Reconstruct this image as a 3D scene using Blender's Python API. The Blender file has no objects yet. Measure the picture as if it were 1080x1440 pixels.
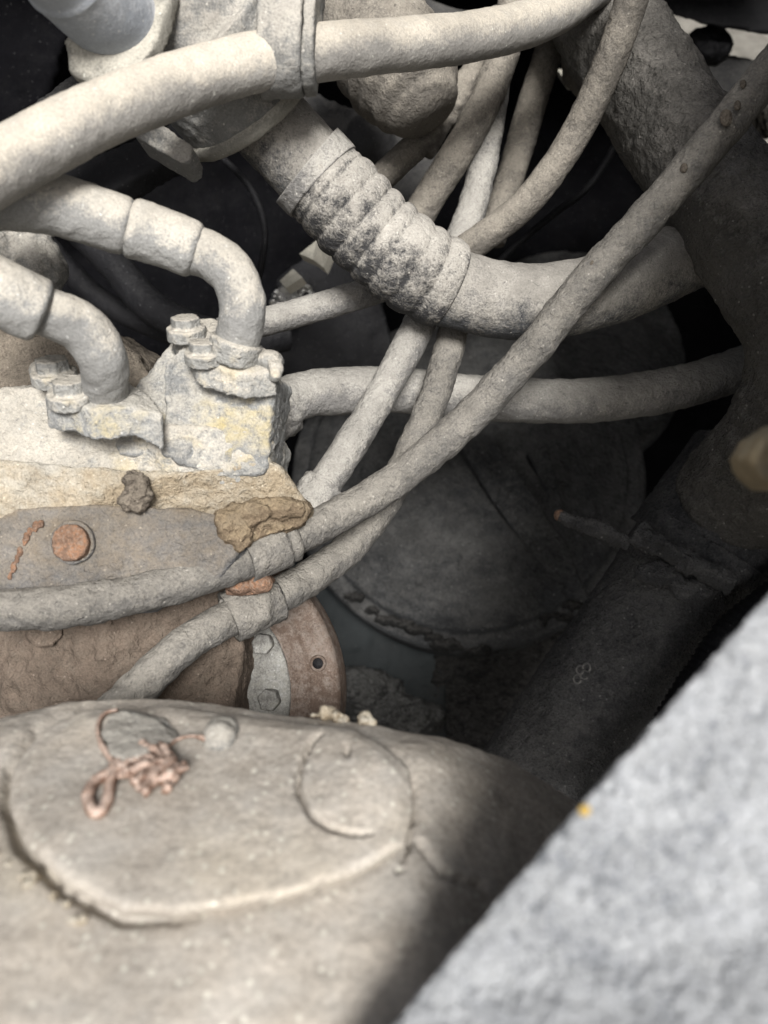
import bpy, bmesh, math, random
import numpy as np
from mathutils import Vector, Matrix

random.seed(7)
SC = bpy.context.scene
COL = SC.collection

# ---------------------------------------------------------------- camera
PITCH = math.radians(40.0)
CAM = np.array([0.0, 0.0, 1.40])
FPX = 1080.0                      # focal length in photograph pixels (1080 x 1440)
AX = np.array([1.0, 0.0, 0.0])
AY = np.array([0.0, math.sin(PITCH), math.cos(PITCH)])
AZ = np.array([0.0, -math.cos(PITCH), math.sin(PITCH)])
cd = bpy.data.cameras.new('camera')
cd.sensor_fit = 'VERTICAL'
cd.sensor_height = 24.0
cd.lens = 24.0 * FPX / 1440.0
cd.clip_start = 0.01
cd.clip_end = 200.0
cd.dof.use_dof = True
cd.dof.focus_distance = 0.545
cd.dof.aperture_fstop = 3.7
cam = bpy.data.objects.new('camera', cd)
cam.matrix_world = Matrix(((AX[0], AY[0], AZ[0], CAM[0]), (AX[1], AY[1], AZ[1], CAM[1]),
                           (AX[2], AY[2], AZ[2], CAM[2]), (0, 0, 0, 1)))
COL.objects.link(cam)
SC.camera = cam

# ---------------------------------------------------------------- sky, sun, exposure
SUN = 0.10 * AX + 0.16 * AY + 1.00 * AZ
SUN = SUN / np.linalg.norm(SUN)
w = bpy.data.worlds.new('World'); SC.world = w; w.use_nodes = True
wn = w.node_tree.nodes; wl = w.node_tree.links
bg = wn['Background']
sky = wn.new('ShaderNodeTexSky'); sky.sky_type = 'NISHITA'; sky.sun_disc = False
sky.sun_elevation = math.asin(SUN[2]); sky.sun_rotation = math.atan2(SUN[0], SUN[1])
sky.dust_density = 6.0; sky.air_density = 0.6; sky.ozone_density = 0.3
hsv = wn.new('ShaderNodeHueSaturation'); hsv.inputs['Saturation'].default_value = 0.45      # a hazy, whitish sky
wl.new(sky.outputs[0], hsv.inputs['Color']); wl.new(hsv.outputs[0], bg.inputs[0]); bg.inputs[1].default_value = 0.05
sl = bpy.data.lights.new('sun', 'SUN'); sl.energy = 3.0; sl.angle = math.radians(18); sl.color = (1.0, 0.975, 0.945)
sun = bpy.data.objects.new('sun', sl); COL.objects.link(sun)
sun.rotation_euler = Vector(SUN).to_track_quat('Z', 'Y').to_euler()
SC.view_settings.view_transform = 'Standard'
SC.view_settings.look = 'None'
SC.view_settings.gamma = 1.0
SC.view_settings.use_curve_mapping = False
SC.view_settings.exposure = 0.72
SC.cycles.use_denoising = True
SC.cycles.max_bounces = 4
SC.cycles.diffuse_bounces = 3

# ---------------------------------------------------------------- helpers
def P(px, py, d):
    """a photograph pixel and a depth in metres -> a point in the place"""
    return CAM + AX * ((px - 540) / FPX * d) + AY * (-(py - 720) / FPX * d) - AZ * d

def to_px(co):
    v = co - CAM
    d = -(v @ AZ)
    return (v @ AX) / d * FPX + 540, -(v @ AY) / d * FPX + 720, d

def _hash(ix, iy, iz, seed):
    h = (ix * 374761393 + iy * 668265263 + iz * 2147483647 + seed * 144269) & 0xFFFFFFFF
    h = ((h ^ (h >> 13)) * 1274126177) & 0xFFFFFFFF
    h = ((h ^ (h >> 16)) * 2246822519) & 0xFFFFFFFF
    h = h ^ (h >> 13)
    return (h & 0xFFFF).astype(np.float64) / 32767.5 - 1.0

def vnoise(p, seed=0):
    i = np.floor(p).astype(np.int64); f = p - i
    u = f * f * f * (f * (f * 6 - 15) + 10)
    i = i + 5000
    r = 0
    for dx in (0, 1):
        wx = u[:, 0] if dx else 1 - u[:, 0]
        for dy in (0, 1):
            wy = u[:, 1] if dy else 1 - u[:, 1]
            for dz in (0, 1):
                wz = u[:, 2] if dz else 1 - u[:, 2]
                r = r + wx * wy * wz * _hash(i[:, 0] + dx, i[:, 1] + dy, i[:, 2] + dz, seed)
    return r

def fbm(p, size, octv=3, seed=0):
    r = 0; a = 1.0; s = 1.0 / size; t = 0
    for o in range(octv):
        r = r + a * vnoise(p * s, seed + o * 17); t += a; a *= 0.5; s *= 2.03
    return r / t * 1.5

def mesh_obj(name, co, faces, mat, parent=None, smooth=True):
    co = np.asarray(co, dtype=np.float64)
    loc = co.mean(axis=0)
    if parent is None:
        loc[2] = co[:, 2].min()
    me = bpy.data.meshes.new(name)
    me.from_pydata((co - loc).tolist(), [], [tuple(int(k) for k in f) for f in faces])
    me.update()
    if smooth:
        me.polygons.foreach_set('use_smooth', [True] * len(me.polygons))
    me.materials.append(MAT[mat])
    o = bpy.data.objects.new(name, me)
    COL.objects.link(o)
    wl_ = np.array(loc)
    o['wl'] = list(map(float, wl_))
    if parent is not None:
        o.parent = parent
        o.location = wl_ - np.array(parent['wl'])
    else:
        o.location = wl_
    return o

def tag(o, label, cat, group=None, kind=None):
    if label: o['label'] = label
    if cat: o['category'] = cat
    if group: o['group'] = group
    if kind: o['kind'] = kind
    return o

def empty(name, p, label, cat, group=None):
    o = bpy.data.objects.new(name, None); COL.objects.link(o)
    o.location = p; o['wl'] = [float(v) for v in p]; o.empty_display_size = 0.02
    return tag(o, label, cat, group)

def spline(pts, step):
    """Catmull-Rom through rows of (x, y, z, r), resampled at an even step"""
    pts = np.asarray(pts, dtype=np.float64)
    a = np.vstack([2 * pts[0] - pts[1], pts, 2 * pts[-1] - pts[-2]])
    out = []
    for i in range(1, len(a) - 2):
        t = np.linspace(0, 1, 40, endpoint=False)[:, None]
        p0, p1, p2, p3 = a[i - 1], a[i], a[i + 1], a[i + 2]
        out.append(0.5 * ((2 * p1) + (-p0 + p2) * t + (2 * p0 - 5 * p1 + 4 * p2 - p3) * t ** 2 + (-p0 + 3 * p1 - 3 * p2 + p3) * t ** 3))
    q = np.vstack(out + [pts[-1:]])
    s = np.concatenate([[0], np.cumsum(np.linalg.norm(np.diff(q[:, :3], axis=0), axis=1))])
    n = max(4, int(s[-1] / step) + 1)
    ss = np.linspace(0, s[-1], n)
    return np.stack([np.interp(ss, s, q[:, k]) for k in range(q.shape[1])], axis=1), ss

def frames(c):
    t = np.gradient(c, axis=0); t /= np.linalg.norm(t, axis=1)[:, None]
    u = np.zeros_like(c)
    ref = np.array([0, 0, 1.0])
    if abs(t[0] @ ref) > 0.9: ref = np.array([0, 1.0, 0])
    v = ref - t[0] * (t[0] @ ref); u[0] = v / np.linalg.norm(v)
    for i in range(1, len(c)):
        v = u[i - 1] - t[i] * (t[i] @ u[i - 1]); u[i] = v / np.linalg.norm(v)
    return t, u, np.cross(t, u)

def tube(name, pix, r, mat, parent=None, amp=(0.0006, 0.0005), seed=0, step=0.0018, around=44, rprof=None,
         cap=True, clod=0.0, size=(0.03, 0.006), world=False, bore=None):
    """a hose or pipe: pix rows are (px, py, depth[, radius])"""
    rows = []
    for q in pix:
        p = np.array(q[:3]) if world else P(*q[:3])
        rows.append([*p, q[3] if len(q) > 3 else r])
    c, s = spline(rows, step)
    rad = c[:, 3].copy(); c = c[:, :3]
    if rprof is not None: rad = rad + rprof(s, s[-1])
    t, u, v = frames(c)
    n = len(c)
    ang = np.linspace(0, 2 * math.pi, around, endpoint=False)
    nd = u[:, None, :] * np.cos(ang)[None, :, None] + v[:, None, :] * np.sin(ang)[None, :, None]
    co = (c[:, None, :] + nd * rad[:, None, None]).reshape(-1, 3)
    nf = nd.reshape(-1, 3)
    dsp = amp[0] * fbm(co, size[0], 2, seed) + amp[1] * fbm(co, size[1], 3, seed + 5)
    if clod: dsp = dsp + clod * np.clip(fbm(co, 0.011, 3, seed + 9) - 0.12, 0, 1)
    co = co + nf * dsp[:, None]
    idx = np.arange(n * around).reshape(n, around)
    a = idx[:-1]; b = idx[1:]
    F = np.stack([a, np.roll(a, -1, 1), np.roll(b, -1, 1), b], axis=-1).reshape(-1, 4).tolist()
    if bore:                                     # a sleeve: rims and an inner wall round the hose it grips
        k = n * around; ins = []
        for e, j in ((0, min(4, n - 1)), (-1, max(-5, -n))):
            ins.append((c[e][None, :] + nd[e] * bore)); ins.append((c[j][None, :] + nd[j] * (bore - .003)))
        co = np.vstack([co] + ins)
        rr = np.arange(around); r2 = np.roll(rr, -1)
        i0, i1, i2, i3 = k + rr, k + around + rr, k + 2 * around + rr, k + 3 * around + rr
        for p_, q_ in ((idx[0], i0), (i0, i1)):
            F += np.stack([p_, q_, q_[r2], p_[r2]], axis=-1).tolist()
        for p_, q_ in ((idx[-1], i2), (i2, i3)):
            F += np.stack([p_, p_[r2], q_[r2], q_], axis=-1).tolist()
    elif cap:
        F.append(idx[0][::-1].tolist()); F.append(idx[-1].tolist())
    return mesh_obj(name, co, F, mat, parent)

def round_ends(s_, T):
    e = np.minimum(s_, T - s_)
    return -.0022 * np.clip(1 - e / .0035, 0, 1) ** 2

def solid(name, parts, mat, parent=None, voxel=0.002, smooth=4, amp=(0.001, 0.0006), size=(0.025, 0.006), seed=0,
          clod=0.0, fn=None):
    """union of rough closed shapes (verts, faces), voxel-remeshed, smoothed and crusted"""
    V = []; F = []; k = 0
    for (vv, ff) in parts:
        V.extend([tuple(x) for x in vv]); F.extend([[i + k for i in f] for f in ff]); k += len(vv)
    me = bpy.data.meshes.new('tmp'); me.from_pydata(V, [], F); me.update()
    bm = bmesh.new(); bm.from_mesh(me); bmesh.ops.recalc_face_normals(bm, faces=bm.faces); bm.to_mesh(me); bm.free()
    ob = bpy.data.objects.new('tmp', me); COL.objects.link(ob)
    m = ob.modifiers.new('r', 'REMESH'); m.mode = 'VOXEL'; m.voxel_size = voxel; m.use_smooth_shade = True
    if smooth:
        m2 = ob.modifiers.new('s', 'SMOOTH'); m2.iterations = smooth; m2.factor = 0.5
    dg = bpy.context.evaluated_depsgraph_get()
    em = bpy.data.meshes.new_from_object(ob.evaluated_get(dg))
    bpy.data.objects.remove(ob); bpy.data.meshes.remove(me)
    n = len(em.vertices)
    co = np.empty(n * 3); em.vertices.foreach_get('co', co); co = co.reshape(-1, 3)
    no = np.empty(n * 3); em.vertices.foreach_get('normal', no); no = no.reshape(-1, 3)
    dsp = amp[0] * fbm(co, size[0], 3, seed) + amp[1] * fbm(co, size[1], 3, seed + 3)
    if clod: dsp = dsp + clod * np.clip(fbm(co, 0.012, 3, seed + 11) - 0.1, 0, 1)
    if fn is not None: dsp = dsp + fn(co, no)
    co = co + no * dsp[:, None]
    loc = co.mean(axis=0)
    if parent is None: loc[2] = co[:, 2].min()
    em.vertices.foreach_set('co', (co - loc).ravel()); em.update()
    em.name = name
    em.polygons.foreach_set('use_smooth', [True] * len(em.polygons))
    em.materials.clear(); em.materials.append(MAT[mat])
    o = bpy.data.objects.new(name, em); COL.objects.link(o)
    o['wl'] = [float(x) for x in loc]
    if parent is not None:
        o.parent = parent; o.location = loc - np.array(parent['wl'])
    else:
        o.location = loc
    return o

def CV(x, y, z):
    """a direction given as right / image-up / towards the viewer, in metres"""
    return AX * x + AY * y + AZ * z

def prism(pix, ext):
    """closed slab: outline rows (px, py, depth), pushed back along ext"""
    a = [P(*q) for q in pix]; b = [p + ext for p in a]; n = len(a)
    F = [list(range(n)), list(range(2 * n - 1, n - 1, -1))]
    for i in range(n): F.append([i, i + n, (i + 1) % n + n, (i + 1) % n])
    return a + b, F

def rod(p0, p1, r0, r1=None, n=20):
    """closed cylinder or cone frustum between two points of the place"""
    r1 = r0 if r1 is None else r1
    p0 = np.array(p0); p1 = np.array(p1)
    t = (p1 - p0) / np.linalg.norm(p1 - p0)
    ref = np.array([0, 0, 1.0]) if abs(t[2]) < 0.9 else np.array([0, 1.0, 0])
    u = np.cross(t, ref); u /= np.linalg.norm(u); v = np.cross(t, u)
    V = []
    for p, r in ((p0, r0), (p1, r1)):
        for k in range(n):
            a = 2 * math.pi * k / n
            V.append(p + u * math.cos(a) * r + v * math.sin(a) * r)
    F = [list(range(n)), list(range(2 * n - 1, n - 1, -1))]
    for i in range(n): F.append([i, i + n, (i + 1) % n + n, (i + 1) % n])
    return V, F

def ball(p, r, sq=(1, 1, 1)):
    V = []; F = []; m, n = 8, 12
    for i in range(1, m):
        th = math.pi * i / m
        for k in range(n):
            ph = 2 * math.pi * k / n
            V.append(np.array(p) + CV(sq[0] * r * math.sin(th) * math.cos(ph), sq[1] * r * math.sin(th) * math.sin(ph), sq[2] * r * math.cos(th)))
    V.append(np.array(p) + CV(0, 0, sq[2] * r)); V.append(np.array(p) - CV(0, 0, sq[2] * r))
    T, B = len(V) - 2, len(V) - 1
    for i in range(m - 2):
        for k in range(n):
            F.append([i * n + k, (i + 1) * n + k, (i + 1) * n + (k + 1) % n, i * n + (k + 1) % n])
    for k in range(n):
        F.append([T, k, (k + 1) % n]); F.append([B, (m - 2) * n + (k + 1) % n, (m - 2) * n + k])
    return V, F

def lathe(name, p, axis, prof, mat, parent=None, n=96, amp=0.0003, seed=0, size=0.008):
    """closed profile rows (radius, height along axis) spun about the axis"""
    axis = np.array(axis) / np.linalg.norm(axis)
    ref = np.array([0, 0, 1.0]) if abs(axis[2]) < 0.9 else np.array([0, 1.0, 0])
    u = np.cross(axis, ref); u /= np.linalg.norm(u); v = np.cross(axis, u)
    pr = [prof[0]]
    for a, b in zip(prof[:-1], prof[1:]):
        L = math.hypot(b[0] - a[0], b[1] - a[1]); k = max(1, int(L / 0.003))
        for i in range(1, k + 1): pr.append((a[0] + (b[0] - a[0]) * i / k, a[1] + (b[1] - a[1]) * i / k))
    V = []
    for (r, h) in pr:
        for k in range(n):
            a = 2 * math.pi * k / n
            V.append(np.array(p) + axis * h + (u * math.cos(a) + v * math.sin(a)) * max(r, 1e-4))
    V = np.array(V)
    V = V + axis * (amp * fbm(V, size, 3, seed))[:, None]
    F = []
    m = len(pr)
    for i in range(m - 1):
        for k in range(n):
            F.append([i * n + k, i * n + (k + 1) % n, (i + 1) * n + (k + 1) % n, (i + 1) * n + k])
    F.append(list(range(n))[::-1]); F.append([(m - 1) * n + k for k in range(n)])
    return mesh_obj(name, V, F, mat, parent)

# ---------------------------------------------------------------- materials
MAT = {}
def crust(name, dust, under, dust2=None, cover=0.55, up=0.35, patch=28, grain=0.20, speck=0.12, pits=0.15,
          bump=0.5, rough=0.95, stain=None, stain_at=0.62, stain_scale=9, fine=1.0, spec=0.15, edge=0.13, frost=1.0, tone=22):
    """dust and caked mud over a base: dust gathers on faces that look up"""
    m = bpy.data.materials.new(name); m.use_nodes = True
    nt = m.node_tree; N = nt.nodes; L = nt.links
    b = N['Principled BSDF']
    def new(t, **k):
        n = N.new(t)
        for a, v in k.items(): setattr(n, a, v)
        return n
    def noise(scale, det, rgh=0.6, dist=0.0):
        n = new('ShaderNodeTexNoise'); n.inputs['Scale'].default_value = scale; n.inputs['Detail'].default_value = det
        n.inputs['Roughness'].default_value = rgh; n.inputs['Distortion'].default_value = dist
        L.new(tc.outputs['Object'], n.inputs['Vector']); return n.outputs['Fac']
    def rng(x, a, b_, c=0.0, d=1.0):
        n = new('ShaderNodeMapRange'); n.inputs[1].default_value = a; n.inputs[2].default_value = b_
        n.inputs[3].default_value = c; n.inputs[4].default_value = d; L.new(x, n.inputs[0]); return n.outputs[0]
    def math_(op, x, y=None, z=None):
        n = new('ShaderNodeMath', operation=op)
        for i, q in enumerate((x, y, z)):
            if q is None: continue
            if isinstance(q, (int, float)): n.inputs[i].default_value = q
            else: L.new(q, n.inputs[i])
        return n.outputs[0]
    def mix(f, a, c, mode='MIX'):
        n = new('ShaderNodeMix', data_type='RGBA', blend_type=mode)
        if isinstance(f, (int, float)): n.inputs[0].default_value = f
        else: L.new(f, n.inputs[0])
        for i, q in ((6, a), (7, c)):
            if isinstance(q, tuple): n.inputs[i].default_value = (*q, 1)
            else: L.new(q, n.inputs[i])
        return n.outputs[2]
    tc = new('ShaderNodeTexCoord')
    geo = new('ShaderNodeNewGeometry'); sx = new('ShaderNodeSeparateXYZ'); L.new(geo.outputs['Normal'], sx.inputs[0])
    n1 = noise(patch, 5, 0.65, 0.3)
    n2 = noise(patch * 4.3, 4, 0.6)
    n3 = noise(700 * fine, 2, 0.7)
    n4 = noise(220 * fine, 4, 0.6, 0.5)
    cov = math_('ADD', math_('MULTIPLY', math_('SUBTRACT', sx.outputs['Z'], 0.62), up), math_('ADD', n1, math_('MULTIPLY', math_('SUBTRACT', n2, 0.5), 0.5)))
    cov = math_('ADD', cov, math_('ADD', math_('MULTIPLY', math_('SUBTRACT', n4, 0.5), 0.5 * frost), math_('MULTIPLY', math_('SUBTRACT', n3, 0.5), 0.45 * frost)))
    mask = rng(cov, 1.0 - cover - edge, 1.0 - cover + edge)
    d2 = dust2 or tuple(x * 0.72 for x in dust)
    dcol = mix(rng(n2, 0.35, 0.65), dust, d2)
    if stain:
        dcol = mix(rng(noise(stain_scale, 5, 0.6), stain_at - 0.07, stain_at + 0.09), dcol, stain)
    col = mix(mask, under, dcol)
    # sand grains, and pits with hollow shade and dirt painted in
    vor = new('ShaderNodeTexVoronoi'); vor.inputs['Scale'].default_value = 480 * fine; L.new(tc.outputs['Object'], vor.inputs['Vector'])
    vs = new('ShaderNodeSeparateColor'); L.new(vor.outputs['Color'], vs.inputs[0])
    sp = math_('MULTIPLY', rng(vor.outputs['Distance'], 0.22, 0.42, 1.0, 0.0), rng(vs.outputs[0], 1.0 - speck * 0.3, 1.0 - speck * 0.3 + 0.02))
    col = mix(math_('MULTIPLY', sp, 0.6), col, tuple(min(0.75, x * 1.5 + 0.06) for x in dust))
    pt = math_('MULTIPLY', rng(n4, 0.36, 0.30), pits)
    col = mix(pt, col, tuple(x * 0.5 for x in under))
    g = rng(n3, 0.25, 0.75, 1.0 - grain, 1.0 + grain)
    gc = new('ShaderNodeCombineColor'); [L.new(g, gc.inputs[i]) for i in range(3)]
    col = mix(1.0, col, gc.outputs[0], 'MULTIPLY')
    wide = rng(noise(tone, 3, 0.55), 0.3, 0.7, 0.76, 1.14)          # broad uneven soiling
    wc = new('ShaderNodeCombineColor'); L.new(wide, wc.inputs[0]); L.new(wide, wc.inputs[1]); L.new(math_('MULTIPLY', wide, 0.985), wc.inputs[2])
    col = mix(1.0, col, wc.outputs[0], 'MULTIPLY')
    L.new(col, b.inputs['Base Color'])
    b.inputs['Roughness'].default_value = rough
    b.inputs['Specular IOR Level'].default_value = spec
    h = math_('ADD', math_('MULTIPLY', n4, 1.1), math_('ADD', math_('MULTIPLY', n3, 0.38), math_('MULTIPLY', n2, 1.2)))
    bp = new('ShaderNodeBump'); bp.inputs['Strength'].default_value = bump; bp.inputs['Distance'].default_value = 0.0022 / fine
    L.new(h, bp.inputs['Height']); L.new(bp.outputs[0], b.inputs['Normal'])
    MAT[name] = m
    return m

RUB = (0.07, 0.07, 0.073)
crust('hose_cream', (0.53, 0.485, 0.415), (0.3, 0.29, 0.275), (0.48, 0.445, 0.39), cover=0.74, up=0.75, patch=22, bump=0.4, pits=0.05, edge=0.22)
crust('hose_grey', (0.3, 0.282, 0.252), (0.16, 0.154, 0.146), (0.232, 0.219, 0.198), cover=0.6, up=0.4, bump=1.0, pits=0.5, edge=0.16)
crust('hose_brown', (0.31, 0.285, 0.245), (0.155, 0.143, 0.128), (0.25, 0.228, 0.197), cover=0.62, up=0.4, bump=0.8, pits=0.5, edge=0.16)
crust('hose_pale', (0.42, 0.405, 0.375), (0.22, 0.215, 0.21), (0.36, 0.345, 0.32), cover=0.66, up=0.5, bump=0.9, pits=0.5, edge=0.16)
crust('sleeve', (0.44, 0.42, 0.385), RUB, (0.37, 0.35, 0.32), cover=0.62, up=0.25, patch=45, bump=0.7, pits=0.5, edge=0.16)
crust('rubber', (0.38, 0.36, 0.33), (0.085, 0.088, 0.094), (0.30, 0.285, 0.26), cover=0.73, up=0.35, patch=16, bump=0.7, pits=0.4, edge=0.18)
crust('cast_grey', (0.43, 0.41, 0.37), (0.22, 0.22, 0.215), (0.36, 0.34, 0.31), cover=0.62, up=0.4, bump=0.6, edge=.16)
crust('collar', (0.5, 0.475, 0.415), (0.29, 0.28, 0.25), (0.44, 0.42, 0.37), cover=0.58, up=0.6, bump=0.35)
crust('pale_blue', (0.66, 0.68, 0.72), (0.38, 0.41, 0.46), (0.58, 0.6, 0.64), cover=0.66, up=0.3, patch=18, bump=0.2, pits=0.05, grain=0.1, edge=.2)
crust('steel_dust', (0.54, 0.505, 0.445), (0.3, 0.3, 0.295), (0.48, 0.455, 0.41), cover=0.66, up=0.75, patch=24, bump=0.5, pits=.1, edge=0.14)
crust('valve', (0.53, 0.495, 0.435), (0.31, 0.31, 0.3), (0.47, 0.445, 0.4), cover=0.59, up=0.6, bump=1.0, stain=(0.46, 0.38, 0.22), stain_at=0.66, stain_scale=14, edge=0.16)
crust('valve_front', (0.51, 0.49, 0.445), (0.28, 0.285, 0.285), (0.45, 0.43, 0.39), cover=0.54, up=0.6, bump=1.0, stain=(0.44, 0.37, 0.20), stain_at=0.6, stain_scale=13, edge=0.18)
crust('tan', (0.475, 0.415, 0.325), (0.37, 0.305, 0.22), (0.43, 0.395, 0.33), cover=0.55, up=0.5, bump=1.4, stain=(0.54, 0.51, 0.45), stain_at=0.54, stain_scale=16, edge=0.22, frost=0.5)
crust('ochre', (0.3, 0.235, 0.155), (0.19, 0.145, 0.1), (0.25, 0.2, 0.14), cover=0.55, up=0.4, bump=1.2)
crust('mud', (0.25, 0.215, 0.175), (0.14, 0.12, 0.10), (0.19, 0.165, 0.135), cover=0.55, up=0.4, bump=1.2)
crust('plate', (0.27, 0.235, 0.19), (0.15, 0.155, 0.165), (0.22, 0.185, 0.145), cover=0.6, up=0.35, patch=15, bump=1.2, stain=(0.20, 0.21, 0.225), stain_scale=14, stain_at=0.62, edge=0.25, frost=0.5)
crust('rust', (0.33, 0.165, 0.09), (0.2, 0.13, 0.095), (0.28, 0.21, 0.165), cover=0.52, up=0.3, patch=110, bump=0.9)
crust('drum_brown', (0.205, 0.16, 0.128), (0.12, 0.095, 0.077), (0.165, 0.135, 0.11), cover=0.52, up=0.4, bump=1.2, edge=0.3, frost=0.5)
crust('disc_rust', (0.175, 0.135, 0.112), (0.12, 0.085, 0.066), (0.21, 0.175, 0.152), cover=0.52, up=0.1, patch=40, bump=0.35, spec=0.3, rough=0.75)
crust('disc_grey', (0.30, 0.30, 0.29), (0.17, 0.165, 0.155), (0.24, 0.235, 0.215), cover=0.52, up=0.1, patch=45, bump=0.4)
crust('housing', (0.5, 0.452, 0.395), (0.36, 0.328, 0.29), (0.44, 0.412, 0.375), cover=0.52, up=0.4, patch=10, bump=0.25, stain=(0.48, 0.43, 0.355), stain_at=0.6, stain_scale=8, speck=0.5, fine=0.65, edge=.2)
crust('copper', (0.56, 0.46, 0.4), (0.2, 0.12, 0.085), (0.44, 0.3, 0.235), cover=0.50, up=0.5, patch=90, bump=0.4, rough=0.5, spec=0.5)
crust('paint', (0.44, 0.455, 0.475), (0.19, 0.205, 0.23), (0.36, 0.375, 0.4), cover=0.6, up=0.2, patch=42, bump=1.4, pits=0.45, rough=0.45, spec=0.5, stain=(0.58, 0.56, 0.50), stain_at=0.72, stain_scale=30, fine=1.2, edge=0.14, frost=1.3)
crust('shade_black', (0.010, 0.010, 0.011), (0.005, 0.005, 0.006), cover=0.4, up=0.3, patch=12, bump=0.3, rough=1.0, spec=0.02)  # near-black base stands in for the deep shade in the gaps
crust('stencil', (0.42, 0.41, 0.39), (0.2, 0.2, 0.2), cover=0.5, patch=200, bump=0.4)
crust('fluff', (0.20, 0.20, 0.195), (0.05, 0.05, 0.05), (0.12, 0.12, 0.115), cover=0.52, up=0.5, patch=70, bump=1.8, pits=0.6, fine=0.7)
crust('yellow_chip', (0.62, 0.42, 0.10), (0.5, 0.33, 0.08), cover=0.6, bump=0.3)
crust('brass', (0.42, 0.36, 0.25), (0.30, 0.24, 0.15), cover=0.55, bump=0.3, spec=0.4, rough=0.6)
crust('duct', (0.3, 0.285, 0.262), (0.13, 0.125, 0.116), (0.21, 0.199, 0.183), cover=0.52, up=0.6, patch=14, bump=1.8, pits=0.45, fine=0.8, edge=.2)
crust('pipe_dark', (0.205, 0.203, 0.2), (0.085, 0.086, 0.09), (0.145, 0.144, 0.142), cover=0.48, up=0.6, patch=10, bump=1.5, pits=0.35, fine=0.8, edge=.2)
crust('deep', (0.135, 0.134, 0.132), (0.048, 0.05, 0.053), (0.09, 0.09, 0.089), cover=0.48, up=0.6, patch=9, bump=1.4, pits=0.3, fine=0.6, edge=.2)  # base darkened to carry shade on the bodies far down the bay
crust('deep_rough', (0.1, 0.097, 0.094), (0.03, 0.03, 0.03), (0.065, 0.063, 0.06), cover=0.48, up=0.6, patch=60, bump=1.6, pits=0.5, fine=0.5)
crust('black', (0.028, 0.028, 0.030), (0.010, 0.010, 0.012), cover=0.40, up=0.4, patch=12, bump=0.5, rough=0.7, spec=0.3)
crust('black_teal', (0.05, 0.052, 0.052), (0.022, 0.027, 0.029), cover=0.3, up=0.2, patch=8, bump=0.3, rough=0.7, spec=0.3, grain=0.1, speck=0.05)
crust('dark_plate', (0.10, 0.098, 0.095), (0.05, 0.05, 0.052), cover=0.5, up=0.3, patch=10, bump=0.4)
crust('gravel', (0.36, 0.34, 0.3), (0.17, 0.16, 0.14), (0.42, 0.4, 0.36), cover=0.55, up=0.0, patch=5, bump=1.5, fine=0.06, pits=0.6, tone=2)
crust('lit_gap', (0.55, 0.53, 0.46), (0.42, 0.40, 0.35), cover=0.6, bump=0.2)  # pale base for glimpses of sunlit ground
m = bpy.data.materials.new('glint'); m.use_nodes = True
b_ = m.node_tree.nodes['Principled BSDF']; b_.inputs['Base Color'].default_value = (0.6, 0.6, 0.58, 1); b_.inputs['Metallic'].default_value = 0.8
b_.inputs['Roughness'].default_value = 0.35
MAT['glint'] = m  # metallic colour for a bright glimpse of lit ground

# ================================================================ the setting
def sheet(name, px, ext, mat, kind='structure'):
    V, F = prism(px, ext)
    return tag(mesh_obj(name, V, F, mat, smooth=False), None, None, kind=kind)

# gravel ground under and beyond the machine
g = np.array([[-30, -20, 0], [30, -20, 0], [30, 60, 0], [-30, 60, 0], [-30, -20, -0.2], [30, -20, -0.2], [30, 60, -0.2], [-30, 60, -0.2]], float)
tag(mesh_obj('ground', g, [[0, 1, 2, 3], [7, 6, 5, 4], [0, 4, 5, 1], [1, 5, 6, 2], [2, 6, 7, 3], [3, 7, 4, 0]], 'gravel', smooth=False), None, None, kind='structure')

# ---- bulkhead seen in the gaps, then unseen plates added to shade the bay
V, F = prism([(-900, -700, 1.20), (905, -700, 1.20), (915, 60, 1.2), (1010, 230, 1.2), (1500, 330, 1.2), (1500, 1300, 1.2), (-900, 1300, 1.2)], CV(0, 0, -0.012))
tag(mesh_obj('bulkhead_plate', V, F, 'shade_black', smooth=False), 'black bulkhead plate closing the back of the bay behind all hoses', 'panel')

V, F = prism([(-900, -180, 1.19), (1020, -180, 1.19), (1400, -360, .64), (-1200, -360, .64)], CV(0, .01, 0))  # added out of view to keep light from above off the bay
tag(mesh_obj('top_shade_plate', V, F, 'shade_black', smooth=False), 'unseen black plate added above the bay to shade it', 'panel')
V, F = prism([(-420, -300, 1.19), (-420, 1300, 1.19), (-640, 1300, .72), (-640, -300, .72)], CV(-.01, 0, 0))  # added out of view, blocks light from the left
tag(mesh_obj('side_shade_plate', V, F, 'shade_black', smooth=False), 'unseen black plate added left of the bay to shade it', 'panel')
q0 = CV(.72, 0, 0); wv = [CAM + CV(.72, yy, -dd) for yy, dd in ((.9, .24), (.9, 1.19), (-.8, 1.19), (-.8, .24))]  # added out of view, blocks light leaking in from the right
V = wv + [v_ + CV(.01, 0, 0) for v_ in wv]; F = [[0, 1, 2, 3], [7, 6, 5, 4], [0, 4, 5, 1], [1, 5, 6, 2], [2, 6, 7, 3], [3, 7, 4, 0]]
tag(mesh_obj('side_shade_plate', V, F, 'shade_black', smooth=False), 'unseen black plate added right of the bay to shade it', 'panel')
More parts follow.
